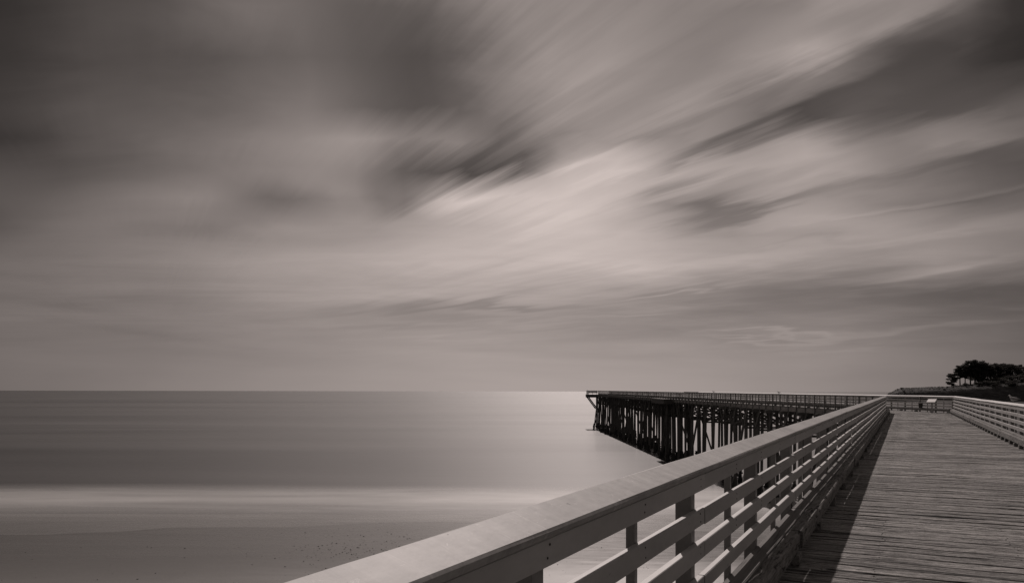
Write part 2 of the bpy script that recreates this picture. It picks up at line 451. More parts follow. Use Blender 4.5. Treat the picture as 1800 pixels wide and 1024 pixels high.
# foam smear
M_FOAM, t, b = mat("smeared_surf_foam", 0.55, 0.5)
b.inputs['Base Color'].default_value = (0.60, 0.59, 0.575, 1)
geo = t.node('ShaderNodeNewGeometry')
P = geo.outputs['Position']
sx, sy, sz = t.sep(P)
n = t.noise(t.mapping(P, scale=(0.035, 0.16, 0)), 1.0, 6, 0.6, 0.5)
nw = t.noise(t.mapping(P, scale=(0.02, 0.05, 0)), 1.0, 3, 0.5, 0.2)
yy = t.math('ADD', sy, t.math('MULTIPLY', t.math('SUBTRACT', nw, 0.5), 7.0))
a1 = t.mapr(yy, 91.0, 79.0, smooth=True)
a2 = t.mapr(yy, 57.0, 79.0, smooth=True)
al = t.math('MULTIPLY', t.math('MULTIPLY', a1, a2), t.math('ADD', 0.10, t.math('MULTIPLY', n, 0.86)))
sw = t.noise(t.mapping(P, loc=(2, 6, 0), scale=(0.045, 0.03, 0)), 1.0, 2, 0.5, 0.6)
y3 = t.math('ADD', sy, t.math('MULTIPLY', t.math('SUBTRACT', sw, 0.5), 22.0))
b3 = t.math('MULTIPLY', t.mapr(y3, 57.5, 58.6, smooth=True), t.mapr(y3, 68, 59, smooth=True))
al = t.math('ADD', al, t.math('MULTIPLY', b3, t.math('MULTIPLY', n, 0.15)))
t.link(al, b.inputs['Alpha'])

# beach
M_SAND, t, b = mat("wet_sand", 0.35, 0.5)
geo = t.node('ShaderNodeNewGeometry')
P = geo.outputs['Position']
sx, sy, sz = t.sep(P)
n1 = t.noise(t.mapping(P, scale=(0.10, 0.5, 0)), 1.0, 5, 0.6, 0.4)
n2 = t.noise(P, 9.0, 3, 0.7)
n4 = t.noise(t.mapping(P, scale=(0.4, 1.8, 0)), 1.0, 3, 0.6, 0.8)
wet = t.mapr(t.math('ADD', sy, t.math('MULTIPLY', n1, 8)), 30, 52)
dc = t.mix(wet, (0.17, 0.163, 0.155, 1), (0.085, 0.082, 0.078, 1))
tone = t.math('ADD', 0.55, t.math('ADD', t.math('MULTIPLY', n1, 0.5), t.math('MULTIPLY', n2, 0.35)))
t.link(t.mix(1.0, dc, t.comb(tone, tone, tone), 'MULTIPLY'), b.inputs['Base Color'])
t.link(t.math('ADD', t.mapr(wet, 0, 1, 0.75, 0.20), t.math('MULTIPLY', n4, 0.16)), b.inputs['Roughness'])
bump(t, b, t.math('ADD', n2, t.math('MULTIPLY', n4, 1.5)), 0.16, 0.03)

# headland
M_HILL, t, b = mat("scrub_covered_bluff", 0.9, 0.1)
geo = t.node('ShaderNodeNewGeometry')
P = geo.outputs['Position']
N_ = t.sep(geo.outputs['Normal'])
n1 = t.noise(t.mapping(P, scale=(0.05, 0.05, 0.15)), 1.0, 6, 0.65, 0.5)
grass = t.mapr(N_[2], 0.75, 0.97)
gcol = t.ramp(n1, [(0.3, 0.035), (0.55, 0.06), (0.75, 0.10)])
rock = t.ramp(t.noise(t.mapping(P, scale=(0.12, 0.12, 0.5)), 1.0, 6, 0.7, 1.0), [(0.3, 0.04), (0.55, 0.09), (0.8, 0.2)])
t.link(t.mix(grass, rock, gcol), b.inputs['Base Color'])
bump(t, b, n1, 1.0, 3.0)


def leafmat(name, dark, light):
    m, t, b = mat(name, 0.85, 0.1)
    geo = t.node('ShaderNodeNewGeometry')
    oi = t.node('ShaderNodeObjectInfo')
    n1 = t.noise(geo.outputs['Position'], 0.25, 4, 0.7)
    f = t.math('ADD', t.math('MULTIPLY', geo.outputs['Random Per Island'], 0.5), t.math('MULTIPLY', n1, 0.5))
    v = t.mapr(f, 0.2, 0.8, dark, light)
    v = t.math('MULTIPLY', v, t.math('ADD', 0.75, t.math('MULTIPLY', oi.outputs['Random'], 0.5)))
    cc = t.comb(t.math('MULTIPLY', v, 1.02), v, t.math('MULTIPLY', v, 0.94))
    t.link(cc, b.inputs['Base Color'])
    tr = t.node('ShaderNodeBsdfTranslucent')
    t.link(cc, tr.inputs[0])
    mx = t.node('ShaderNodeMixShader')
    mx.inputs[0].default_value = 0.35
    t.link(b.outputs[0], mx.inputs[1])
    t.link(tr.outputs[0], mx.inputs[2])
    outn = [q for q in t.n if q.type == 'OUTPUT_MATERIAL'][0]
    t.link(mx.outputs[0], outn.inputs[0])
    return m


M_CYPRESS = leafmat("dark_cypress_foliage", 0.04, 0.12)
M_SCRUB = leafmat("grey_scrub_foliage", 0.04, 0.11)
M_GULL, t, b = mat("gull_plumage", 0.7, 0.2)
tcn = t.node('ShaderNodeTexCoord')
z = t.sep(tcn.outputs['Object'])[2]
t.link(t.ramp(t.mapr(z, 0.05, 0.22), [(0.0, 0.6), (0.45, 0.55), (0.55, 0.22), (0.8, 0.25), (0.9, 0.6)]), b.inputs['Base Color'])


# ------------------------------------------------------------------ mesh helpers
def link_mesh(name, me, parent=None, loc=(0, 0, 0), rot=(0, 0, 0)):
    o = bpy.data.objects.new(name, me)
    COL.objects.link(o)
    o.parent = parent
    o.location = loc
    o.rotation_euler = rot
    return o


def from_bm(bm, name, material, smooth=False):
    me = bpy.data.meshes.new(name)
    bm.normal_update()
    bm.to_mesh(me)
    bm.free()
    for m in (material if isinstance(material, (list, tuple)) else [material]):
        me.materials.append(m)
    if smooth:
        for p in me.polygons:
            p.use_smooth = True
    return me


def empty(name, matrix, label=None, cat=None, group=None, kind=None):
    o = bpy.data.objects.new(name, None)
    COL.objects.link(o)
    o.matrix_world = matrix
    tag(o, label, cat, group, kind)
    return o


def tag(o, label=None, cat=None, group=None, kind=None):
    if label:
        o['label'] = label
    if cat:
        o['category'] = cat
    if group:
        o['group'] = group
    if kind:
        o['kind'] = kind
    return o


def bm_board(bm, L, wid, h, segs=3, ch=0.006, wear=0.002, seed=0, skew=0.0, x0=None, off=(0, 0, 0), axis=None):
    """a plank along local x, bottom at z = 0, chamfered, with uneven edges"""
    rng = random.Random(seed)
    prof = [(-wid / 2, 0), (wid / 2, 0), (wid / 2, h - ch), (wid / 2 - ch, h), (-wid / 2 + ch, h), (-wid / 2, h - ch)]
    x0 = -L / 2 if x0 is None else x0
    rings = []
    for i in range(segs + 1):
        x = x0 + L * i / segs
        r = []
        for j, (py, pz) in enumerate(prof):
            wy = rng.uniform(-wear, wear)
            wz = rng.uniform(-wear, wear * 0.5) if j > 1 else 0
            sk = skew * (py / wid)
            r.append(bm.verts.new((x + sk + off[0], py + wy + off[1], pz + wz + off[2])))
        rings.append(r)
    n = len(prof)
    for a, b2 in zip(rings, rings[1:]):
        for j in range(n):
            k = (j + 1) % n
            bm.faces.new((a[j], b2[j], b2[k], a[k]))
    bm.faces.new(rings[0])
    bm.faces.new(rings[-1][::-1])


def board(name, material, L, wid, h, **kw):
    bm = bmesh.new()
    bm_board(bm, L, wid, h, **kw)
    bmesh.ops.recalc_face_normals(bm, faces=bm.faces)
    return from_bm(bm, name, material)


def bm_tube(bm, pts, radii, n=8, cap=True, seed=0, rough=0.0):
    rng = random.Random(seed)
    rings = []
    for i, p in enumerate(pts):
        p = Vector(p)
        d = (Vector(pts[min(i + 1, len(pts) - 1)]) - Vector(pts[max(i - 1, 0)])).normalized()
        a = d.orthogonal().normalized() if abs(d.z) < 0.9 else Vector((1, 0, 0)).cross(d).normalized()
        b2 = d.cross(a)
        r = []
        for k in range(n):
            an = 2 * math.pi * k / n
            rr = radii[i] * (1 + rng.uniform(-rough, rough))
            r.append(bm.verts.new(p + a * math.cos(an) * rr + b2 * math.sin(an) * rr))
        rings.append(r)
    for a, b2 in zip(rings, rings[1:]):
        for k in range(n):
            bm.faces.new((a[k], a[(k + 1) % n], b2[(k + 1) % n], b2[k]))
    if cap:
        bm.faces.new(rings[0][::-1])
        bm.faces.new(rings[-1])


def bm_box(bm, lo, hi):
    v = [bm.verts.new((x, y, z)) for z in (lo[2], hi[2]) for y in (lo[1], hi[1]) for x in (lo[0], hi[0])]
    for f in ((0, 2, 3, 1), (4, 5, 7, 6), (0, 1, 5, 4), (2, 6, 7, 3), (0, 4, 6, 2), (1, 3, 7, 5)):
        bm.faces.new([v[i] for i in f])


def box_mesh(name, material, lo, hi, bevel=0.0):
    bm = bmesh.new()
    bm_box(bm, lo, hi)
    if bevel:
        bmesh.ops.bevel(bm, geom=bm.edges[:], offset=bevel, segments=1, affect='EDGES')
    return from_bm(bm, name, material)


# ------------------------------------------------------------------ frames of the two pier sections
UX, UY = 688.5 / math.hypot(688.5, F), F / math.hypot(688.5, F)
SL = 0.0022
near_m = Matrix(((UX, -UY, 0, 0), (UY, UX, 0, 0), (0, 0, 1, 0), (0, 0, 0, 1))) @ Matrix.Rotation(-math.atan(SL), 4, 'Y')
T_END = 58.0
CX, CY0 = 25.2, 52.25        # left corner where the pier bends
ZC = T_END * SL
SL2 = 0.0029
far_m = Matrix.Translation((CX, CY0, ZC)) @ Matrix(((0, -1, 0, 0), (1, 0, 0, 0), (0, 0, 1, 0), (0, 0, 0, 1))) @ Matrix.Rotation(-math.atan(SL2), 4, 'Y')
FW = 3.8                     # between the rails of the outer section
F_END = 181.0
WATER = EYE - 10.8

# ------------------------------------------------------------------ setting: sea, beach, headland
bm = bmesh.new()
ys = [60, 90, 140, 250, 500, 1200, 4000, 15000, 70000]
for i in range(len(ys)):
    W = max(400, ys[i] * 1.6)
    bm.verts.new((-W, ys[i], WATER))
    bm.verts.new((W, ys[i], WATER))
bm.verts.ensure_lookup_table()
for i in range(len(ys) - 1):
    bm.faces.new([bm.verts[k] for k in (2 * i, 2 * i + 1, 2 * i + 3, 2 * i + 2)])
o = link_mesh("sea", from_bm(bm, "sea", M_SEA))
tag(o, "smooth grey sea blurred flat by a long exposure", kind='structure')
o['kind'] = 'structure'

bm = bmesh.new()
NXg, NYg = 60, 60
grid = {}
for i in range(NXg + 1):
    for j in range(NYg + 1):
        x = -260 + 560 * i / NXg
        y = -180 + 264 * j / NYg
        z = WATER + 0.028 * (68 - y) + 0.25 * (noise.noise(Vector((x * 0.02, y * 0.05, 0)))) * max(0, min(1, (62 - y) / 15))
        z = min(z, WATER + 3.4 + 0.3 * noise.noise(Vector((x * 0.03, y * 0.03, 3))))
        grid[i, j] = bm.verts.new((x, y, z))
for i in range(NXg):
    for j in range(NYg):
        bm.faces.new((grid[i, j], grid[i + 1, j], grid[i + 1, j + 1], grid[i, j + 1]))
o = link_mesh("beach", from_bm(bm, "beach", M_SAND, True))
o['kind'] = 'structure'

bm = bmesh.new()
vs = {}
for i in range(2):
    for j in range(13):
        vs[i, j] = bm.verts.new((-260 + 700 * i, 56 + 34 * j / 12, max(WATER + 0.02, WATER + 0.028 * (68 - (56 + 34 * j / 12)) + 0.05)))
for j in range(12):
    bm.faces.new((vs[0, j], vs[1, j], vs[1, j + 1], vs[0, j + 1]))
o = link_mesh("surf_foam", from_bm(bm, "surf_foam", M_FOAM))
tag(o, "pale band of surf foam smeared along the shore", kind='stuff')

# seabed sheet far below keeps the world closed under the sea
SIL = [(1548, 704), (1556, 694), (1566, 688.5), (1575, 684), (1585, 681.3), (1600, 680.2), (1640, 679), (1662, 678.2), (1690, 675.5), (1715, 673), (1740, 671), (1765, 668), (1800, 664), (1900, 656), (2200, 640), (2600, 640)]


def sil(px):
    if px <= SIL[0][0]:
        return SIL[0][1]
    for (a, ya), (b2, yb) in zip(SIL, SIL[1:]):
        if px <= b2:
            return ya + (yb - ya) * (px - a) / (b2 - a)
    return SIL[-1][1]


HD = 960.0


def hill_z(x, y):
    px = 900 + F * x / y
    # ground is set out along the coast, which runs roughly across the view
    top = EYE + (687 - sil(px)) / F * 945
    coast = 905 + 14 * noise.noise(Vector((x * 0.012, 0, 0))) + 5 * noise.noise(Vector((x * 0.05, 5, 0)))
    k = (y - coast) / 45.0
    k = max(0.0, min(1.0, k))
    prof = 0.72 * (1 - (1 - min(1, k * 3.2)) ** 2) + 0.28 * k * k * (3 - 2 * k)
    z = WATER - 1 + (top - WATER + 1) * prof
    z += 0.9 * noise.noise(Vector((x * 0.06, y * 0.06, 0))) * k + 0.35 * noise.noise(Vector((x * 0.25, y * 0.25, 4))) * k
    if y > 960:
        z -= (y - 960) * 0.03
    return z


bm = bmesh.new()
gx, gy = 260, 46
g = {}
for i in range(gx + 1):
    for j in range(gy + 1):
        x = 420 + 780 * i / gx
        y = 880 + 100 * (j / 34) if j <= 34 else 980 + (j - 34) * 30
        g[i, j] = bm.verts.new((x, y, hill_z(x, y)))
for i in range(gx):
    for j in range(gy):
        bm.faces.new((g[i, j], g[i + 1, j], g[i + 1, j + 1], g[i, j + 1]))
o = link_mesh("headland_hill", from_bm(bm, "headland_hill", M_HILL, True))
o['kind'] = 'structure'


# ------------------------------------------------------------------ railings
CAPT, CAPH = 1.092, 0.032
CAPW = 0.145
TILT = math.radians(20)        # caps lean in towards the deck
RB = 0.089                     # height of a rail board
LEVELS_ = [0.966, 0.768, 0.577, 0.385]


def wobble(seed):
    def f(x):
        a = 0.014 * noise.noise(Vector((x * 0.22, seed, 0)))
        z = 0.020 * noise.noise(Vector((x * 0.20, seed, 9))) + 0.005 * noise.noise(Vector((x * 0.9, seed, 5)))
        return a, z
    return f


BMESH = {}


def cached(key, fn):
    if key not in BMESH:
        BMESH[key] = fn()
    return BMESH[key]


def railing(root, x0, x1, yf, out, sp, seed, first_post, nails_to=-99, detail=True, low_post=-0.42, split=2, rp=None):
    """yf: y of the inner face of the rail boards; out: +1 when the outside is +y.
    cap, four rail boards, ledge in lengths of two bays; wide post and slim baluster in turn."""
    wb = wobble(seed)
    rng = random.Random(seed)
    posts = []
    x = first_post
    while x > x0 - 0.01:
        x -= sp
    x += sp
    while x <= x1 + 0.02:
        posts.append(x)
        x += sp
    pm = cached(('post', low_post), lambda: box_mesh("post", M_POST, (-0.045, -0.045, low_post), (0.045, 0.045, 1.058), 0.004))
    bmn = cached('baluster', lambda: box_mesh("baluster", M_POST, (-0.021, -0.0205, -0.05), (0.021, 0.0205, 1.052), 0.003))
    for p in posts:
        a, z = wb(p)
        link_mesh("post", pm, root, (p, yf + out * (0.040 + 0.045) + a, z - 0.001), (rng.uniform(-.004, .004), 0, rng.uniform(-.02, .02)))
        q = p + sp / 2
        if q < x1:
            a, z = wb(q)
            link_mesh("baluster", bmn, root, (q, yf + out * (0.040 + 0.0215) + a, z), (0, 0, rng.uniform(-.03, .03)))
    # joints sit on every second post
    joints = [x0] + [p + 0.10 for i, p in enumerate(posts) if i % split == 0 and x0 + 0.6 < p < x1 - 0.6] + [x1]
    for a0, b0 in zip(joints, joints[1:]):
        Lr = b0 - a0
        mid = (a0 + b0) / 2
        (ya, za), (yb, zb) = wb(a0), wb(b0)
        yaw = math.atan2(yb - ya, Lr)
        pit = -math.atan2(zb - za, Lr)
        key = round(Lr, 2)
        for li, lv in enumerate(LEVELS_):
            for var in (0,):
                me = cached(('rail', key, li % 2, bool(rp)), lambda: board("rail_board", rp or M_PAINT, Lr - 0.006, 0.040, RB, segs=4 if detail else 1, ch=0.004, wear=0.0012, seed=li))
            dz = rng.uniform(-.005, .005) if li else 0
            o = link_mesh("rail_board", me, root, (mid, yf + out * 0.020 + (ya + yb) / 2 + rng.uniform(-.0015, .0015), lv + (za + zb) / 2 + dz), (0, pit + rng.uniform(-.0008, .0008), yaw))
            if a0 < nails_to and li < 3:
                nm = cached('nail', nail_mesh)
                for px_ in [p for p in posts if a0 < p < b0] + [p + sp / 2 for p in posts if a0 < p + sp / 2 < b0]:
                    for zz in (0.026, 0.064):
                        link_mesh("nail", nm, o, (px_ - mid + rng.uniform(-.01, .01), -out * 0.0200, zz + rng.uniform(-.006, .006)))
        cm = cached(('cap', key, out, rng.randint(0, 2) if detail else 0), lambda: board("cap_board", M_CAP, Lr - 0.004, CAPW, CAPH, segs=8 if detail else 1, ch=0.007, wear=0.002, seed=int(key * 10), skew=0.05 * out))
        cy = yf - out * 0.022 + out * CAPW / 2 * math.cos(TILT)
        cz_ = CAPT + CAPW / 2 * math.sin(TILT) - CAPH * math.cos(TILT)
        link_mesh("cap_board", cm, root, (mid, cy + out * CAPH * math.sin(TILT) + (ya + yb) / 2, cz_ + (za + zb) / 2 + rng.uniform(-.001, .003)), (out * TILT + rng.uniform(-.01, .01), pit, yaw))
        lm = cached(('ledge', key), lambda: board("ledge_board", M_LEDGE, Lr - 0.012, 0.130, 0.036, segs=8 if detail else 1, ch=0.008, wear=0.003, seed=5))
        link_mesh("ledge_board", lm, root, (mid, yf - out * 0.093 + out * 0.065 + (ya + yb) / 2, 0.248 + (za + zb) / 4 + rng.uniform(0, .003)), (0, pit / 2, yaw + rng.uniform(-.001, .001)))
    return posts


def nail_mesh():
    bm = bmesh.new()
    bm_tube(bm, [(0, -0.002, 0), (0, 0.002, 0)], [0.0045, 0.0045], 6)
    return from_bm(bm, "nail", M_IRON)


def end_post(root, x, y, low=-0.42):
    me = cached(('endpost', low), lambda: box_mesh("corner_post", M_PAINT, (-0.07, -0.07, low), (0.07, 0.07, 1.055), 0.006))
    return link_mesh("corner_post", me, root, (x, y, 0))


r_nl = empty("wooden_railing", near_m, "pale painted railing nearest the camera, running along the left side of the near deck", "railing")
railing(r_nl, -5.2, T_END - 0.10, 1.015, +1, 2.087, 11, 4.36, nails_to=16)
r_nr = empty("wooden_railing", near_m, "sunlit pale railing along the right side of the near deck, ending below the wooded headland", "railing")
railing(r_nr, -5.2, T_END + 0.30, -2.885, -1, 2.087, 23, 26.0)
r_fl = empty("wooden_railing", far_m, "dark backlit railing on the near side of the outer pier, seen from outside", "railing")
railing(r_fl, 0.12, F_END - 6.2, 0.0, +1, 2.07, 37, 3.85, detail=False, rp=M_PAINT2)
r_fr = empty("wooden_railing", far_m, "pale railing closing the near deck's end and running on along the outer pier's far side", "railing")
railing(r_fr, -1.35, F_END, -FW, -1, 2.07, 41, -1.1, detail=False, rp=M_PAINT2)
end_post(r_nl, T_END - 0.05, 1.13)
end_post(r_fr, -1.42, -FW - 0.09)


# ------------------------------------------------------------------ kerbs
def kerb(root, x0, x1, yi, out, sp, first, seed, detail=True):
    """yi: y of the kerb's deck-side face"""
    rng = random.Random(seed)
    n = max(1, round((x1 - x0) / 4.3))
    Lk = (x1 - x0) / n
    for i in range(n):
        me = cached(('kerb', round(Lk, 2), i % 4 if detail else 0), lambda: kerb_mesh(Lk - 0.015, i % 4, detail))
        link_mesh("kerb_timber", me, root, (x0 + Lk * (i + 0.5), yi + out * 0.088 + rng.uniform(-.010, .010), 0.104 + rng.uniform(0, .006)), (rng.uniform(-.03, .03), rng.uniform(-.001, .001), rng.uniform(-.003, .003)))
    bk = cached('kerb_block', lambda: board("spacer_block", M_KERB, 0.20, 0.150, 0.092, segs=2, ch=0.006, wear=0.004, seed=3))
    x = first
    while x - sp > x0:
        x -= sp
    while x < x1:
        link_mesh("spacer_block", bk, root, (x, yi + out * 0.068, 0.0025), (0, 0, rng.uniform(-.03, .03)))
        x += sp * (1 + rng.uniform(-.05, .05))


def kerb_mesh(L, seed, detail):
    bm = bmesh.new()
    segs = 22 if detail else 1
    rng = random.Random(seed + 100)
    prof = [(-0.078, 0), (0.078, 0), (0.078, 0.135), (0.064, 0.152), (0.02, 0.154), (-0.03, 0.153), (-0.064, 0.150), (-0.078, 0.132)]
    rings = []
    for i in range(segs + 1):
        x = -L / 2 + L * i / segs
        r = []
        for j, (py, pz) in enumerate(prof):
            am = 0.0 if j < 2 else 0.007
            nz = noise.noise(Vector((x * 3.1 + seed * 9, py * 30, pz * 20)))
            bite = max(0, noise.noise(Vector((x * 1.3 + seed * 5, 3, 1))) - 0.25) * 0.09 if j in (3, 4, 5, 6, 7) else 0
            r.append(bm.verts.new((x, py + nz * am, pz + nz * am - bite)))
        rings.append(r)
    n = len(prof)
    for a, b2 in zip(rings, rings[1:]):
        for j in range(n):
            bm.faces.new((a[j], b2[j], b2[(j + 1) % n], a[(j + 1) % n]))
    bm.faces.new(rings[0])
    bm.faces.new(rings[-1][::-1])
    bmesh.ops.recalc_face_normals(bm, faces=bm.faces)
    return from_bm(bm, "kerb_timber", M_KERB)


k1 = empty("timber_kerb", near_m, "rotting timber kerb on blocks below the nearest railing, half in its shade", "kerb")
kerb(k1, -5.2, T_END - 0.1, 0.812, +1, 2.0, 7.1, 3)
k2 = empty("timber_kerb", near_m, "weathered timber kerb on blocks along the right edge of the near deck", "kerb")
kerb(k2, -5.2, T_END + 0.1, -2.69, -1, 1.05, 7.4, 5)
k3 = empty("timber_kerb", far_m, "low timber kerb under the near-side railing of the outer pier", "kerb")
kerb(k3, 0.2, F_END - 6.2, -0.24, +1, 2.07, 3.85, 7, False)
k4 = empty("timber_kerb", far_m, "low timber kerb at the foot of the railing that closes the near deck", "kerb")
kerb(k4, -1.2, F_END, -FW + 0.24, -1, 2.07, 1.0, 8, False)

def spike_mesh():
    bm = bmesh.new()
    bm_tube(bm, [(0, 0, -0.004), (0, 0, 0.0035)], [0.008, 0.0075], 7)
    return from_bm(bm, "spike_head", M_IRON)


# ------------------------------------------------------------------ near pier: planks, stringers
pier1 = empty("wooden_pier", near_m, "broad weathered plank deck of the near pier, leading away to the bend", "pier")
rng = random.Random(5)
PL = 4.36
pvars = []
for k in range(10):
    pvars.append([board("deck_plank", M_DECK, PL, 0.232 + 0.006 * k, 0.075, segs=14, ch=0.012, wear=0.0045, seed=40 + k), 0.232 + 0.006 * k])
x = -2.0
npl = 0
while x < T_END + 0.55:
    me, wd = rng.choice(pvars)
    if x < T_END - 0.15:
        cy_, me2 = (1.22 - 3.12) / 2, me
    pk = link_mesh("deck_plank", me, pier1, (x + wd / 2, cy_ + rng.uniform(-.02, .02), -0.075 + rng.uniform(-.004, .002)),
              (rng.uniform(-.022, .022), 0, math.pi / 2 + rng.uniform(-.0012, .0012)))
    if 0.5 < x < 10:
        nm = cached('spike', spike_mesh)
        for yy_ in (0.2, -0.95, -2.0):
            for q in (-0.055, 0.055):
                link_mesh("spike_head", nm, pk, (yy_ - cy_ + rng.uniform(-.02, .02), q + rng.uniform(-.015, .015), 0.0735))
    x += wd + rng.choice((0.006, 0.008, 0.011, 0.016, 0.024))
    npl += 1

SEG = 4.4
st = board("stringer", M_BEAM, SEG - 0.02, 0.12, 0.32, segs=1, ch=0.005, wear=0.0)
nst = int((T_END + 4) / SEG) + 1
for i in range(nst):
    xx = -5 + SEG * (i + 0.5)
    if xx > T_END:
        break
    for yy_ in (1.10, 0.2, -0.95, -2.0, -3.0):
        link_mesh("stringer", st, pier1, (xx, yy_, -0.399))

# ------------------------------------------------------------------ outer pier
pier2 = empty("wooden_pier", far_m, "long outer pier on a forest of dark piles, reaching out over the water", "pier")
bm = bmesh.new()
x = -1.3
rng = random.Random(9)
while x < F_END:
    wd = rng.uniform(0.22, 0.29)
    bm_box(bm, (x, -FW - 0.035, -0.081), (x + wd, 0.035, -0.006 + rng.uniform(-.003, .003)))
    x += wd + 0.008
o = link_mesh("deck_planks", from_bm(bm, "deck_planks", M_DECK), pier2)
o['kind'] = 'stuff'
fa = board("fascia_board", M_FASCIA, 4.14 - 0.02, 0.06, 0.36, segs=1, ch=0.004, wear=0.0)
st2 = board("stringer", M_BEAM, 4.14 - 0.02, 0.14, 0.34, segs=1, ch=0.004, wear=0.0)
i = 0
while 4.14 * i < F_END - 2:
    xx = 4.14 * (i + 0.5)
    for yy_ in (0.0, -FW):
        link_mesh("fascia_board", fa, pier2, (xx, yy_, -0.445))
    for yy_ in (-0.25, -1.4, -2.5, -FW + 0.25):
        link_mesh("stringer", st2, pier2, (xx, yy_, -0.424))
    i += 1


# ------------------------------------------------------------------ pile bents
def pile_mesh(seed, H, r):
    bm = bmesh.new()
    rg = random.Random(seed)
    n = 7
    pts, rad_ = [], []
    bx, by = rg.uniform(-.06, .06), rg.uniform(-.06, .06)
    for i in range(n):
        k = i / (n - 1)
        pts.append((bx * math.sin(k * 3), by * math.sin(k * 2.5), -H * k))
        rad_.append(r * (1.0 - 0.16 * k) * rg.uniform(.96, 1.04))
    bm_tube(bm, pts, rad_, 9, seed=seed, rough=0.03)
    return from_bm(bm, "pile", M_PILE, True)


def growth_mesh(seed):
    """mussels and weed in a ragged collar round a pile foot; origin at the water line"""
    bm = bmesh.new()
    rg = random.Random(seed)
    pts, rad_ = [], []
    top = rg.uniform(0.9, 1.8)
    n = 9
    for i in range(n):
        k = i / (n - 1)
        z = top * (1 - k) - 0.6 * k
        pts.append((0, 0, z))
        rad_.append(0.17 + 0.05 * k + rg.uniform(0.0, 0.12) * (1 - abs(k - .6)) * (1.5 if rg.random() < .35 else .7))
    bm_tube(bm, pts, rad_, 10, seed=seed, rough=0.16)
    for _ in range(14):
        a = rg.uniform(0, 6.28)
        z = rg.uniform(-0.1, top * 0.8)
        s = rg.uniform(.05, .13)
        bmesh.ops.create_icosphere(bm, subdivisions=1, radius=s, matrix=Matrix.Translation((math.cos(a) * .22, math.sin(a) * .22, z)))
    return from_bm(bm, "mussel_growth", M_GROWTH, False)


PV = [pile_mesh(60 + k, 11.5, 0.17) for k in range(4)]
BV = [pile_mesh(70 + k, 13.0, 0.145) for k in range(2)]
GV = [growth_mesh(80 + k) for k in range(5)]
BR = board("cap_beam", M_BEAM, 4.9, 0.30, 0.30, segs=1, ch=0.01, wear=0)


def strut(name, parent, a, b2, wid=0.09, h=0.20):
    a, b2 = Vector(a), Vector(b2)
    d = b2 - a
    L = round(d.length, 1)
    me = cached(('strut', L, wid, h), lambda: board("brace", M_BEAM, L, wid, h, segs=1, ch=0.004, wear=0, off=(0, 0, -h / 2)))
    o = link_mesh(name, me, parent, (a + b2) / 2)
    o.rotation_mode = 'QUATERNION'
    o.rotation_quaternion = d.to_track_quat('X', 'Z')
    return o


def bent(pier, x, slope, zbase, rows, width_c, rg, left=0, right=0, knees=True, ztop=-0.44, water=True, gz=None):
    """one transverse row of piles under its cap beam; x along the pier"""
    e = bpy.data.objects.new("pile_bent", None)
    COL.objects.link(e)
    e.parent = pier
    e.location = (x, 0, 0)
    wz = (WATER if gz is None else gz) - zbase - slope * x      # water level in the pier's own frame
    link_mesh("cap_beam", BR, e, (0, width_c, ztop - 0.30), (0, 0, math.pi / 2))
    pt = ztop - 0.29
    for y in rows:
        jx, jy = rg.uniform(-.12, .12), rg.uniform(-.12, .12)
        tx, ty = rg.uniform(-.02, .02), rg.uniform(-.03, .03)
        link_mesh("pile", rg.choice(PV), e, (jx, y + jy, pt), (ty, tx, rg.uniform(0, 6)))
        if water:
            dep = pt - wz
            link_mesh("mussel_growth", rg.choice(GV), e, (jx - math.sin(tx) * dep, y + jy + math.sin(ty) * dep, wz), (0, 0, rg.uniform(0, 6)))
    for s, y in ((1, max(rows)), (-1, min(rows))):
        amt = left if s > 0 else right
        if amt:
            ang = math.atan(amt / 10.0) * s
            ox = rg.uniform(.2, .35)
            link_mesh("battered_pile", rg.choice(BV), e, (ox, y - s * 0.15, pt + 0.1), (ang, rg.uniform(-.05, .05), 0))
            if water:
                dep = pt + 0.1 - wz
                link_mesh("mussel_growth", rg.choice(GV), e, (ox, y - s * 0.15 + math.tan(ang) * dep, wz), (0, 0, rg.uniform(0, 6)))
    # sway braces across the bent
    ya, yb = max(rows) + 0.1, min(rows) - 0.1
    zt, zb = pt - 0.05, pt - rg.uniform(1.5, 1.9)
    strut("brace", e, (0.24, ya, zt), (0.24, yb, zb))
    strut("brace", e, (-0.24, ya, zb), (-0.24, yb, zt))
    strut("brace", e, (0.25, ya, zb - .15), (0.25, yb, zb - .15))
    if knees:
        for y, s in ((ya + 0.14, 1), (yb - 0.14, 1)):
            for q in (-1, 1):
                strut("brace", e, (q * 0.12, y, zb + 0.1 + rg.uniform(-.3, .3)), (q * (1.25 + rg.uniform(-.2, .3)), y, ztop + 0.02), 0.07, 0.15)
    return e


rg = random.Random(21)
BX = [2.45 + 4.14 * k for k in range(-1, 43)]
for i, x in enumerate(BX):
    if x > F_END - 1:
        break
    if x < -0.5:
        continue
    rows = [0.0, -1.9, -FW]
    if i % 7 == 1:
        rows.insert(1, -0.95)
    left = rg.uniform(1.2, 2.0) if i % 5 == 3 else 0
    right = rg.uniform(2.2, 3.4) if i % 4 == 1 else 0
    if x > F_END - 40:
        left = rg.uniform(1.0, 2.4) if i % 2 else 0
        right = rg.uniform(1.5, 3.0) if i % 2 == 0 else 0
    bent(pier2, x, SL2, ZC, rows, -FW / 2, rg, left, right)
# one long pair of crossing spur piles near the middle and the dense cluster
for x, ys_ in ((69.5, (-.1, .75, -.9)), (71.2, (.5, -.5)), (75.0, (.6, -1.2)), (77.0, (.1, -.6)), (F_END - 1.5, (-.1, -.9, -1.8))):
    bent(pier2, x, SL2, ZC, list(ys_) + [-2.8], -FW / 2 + .3, rg, 0, 0, knees=False)

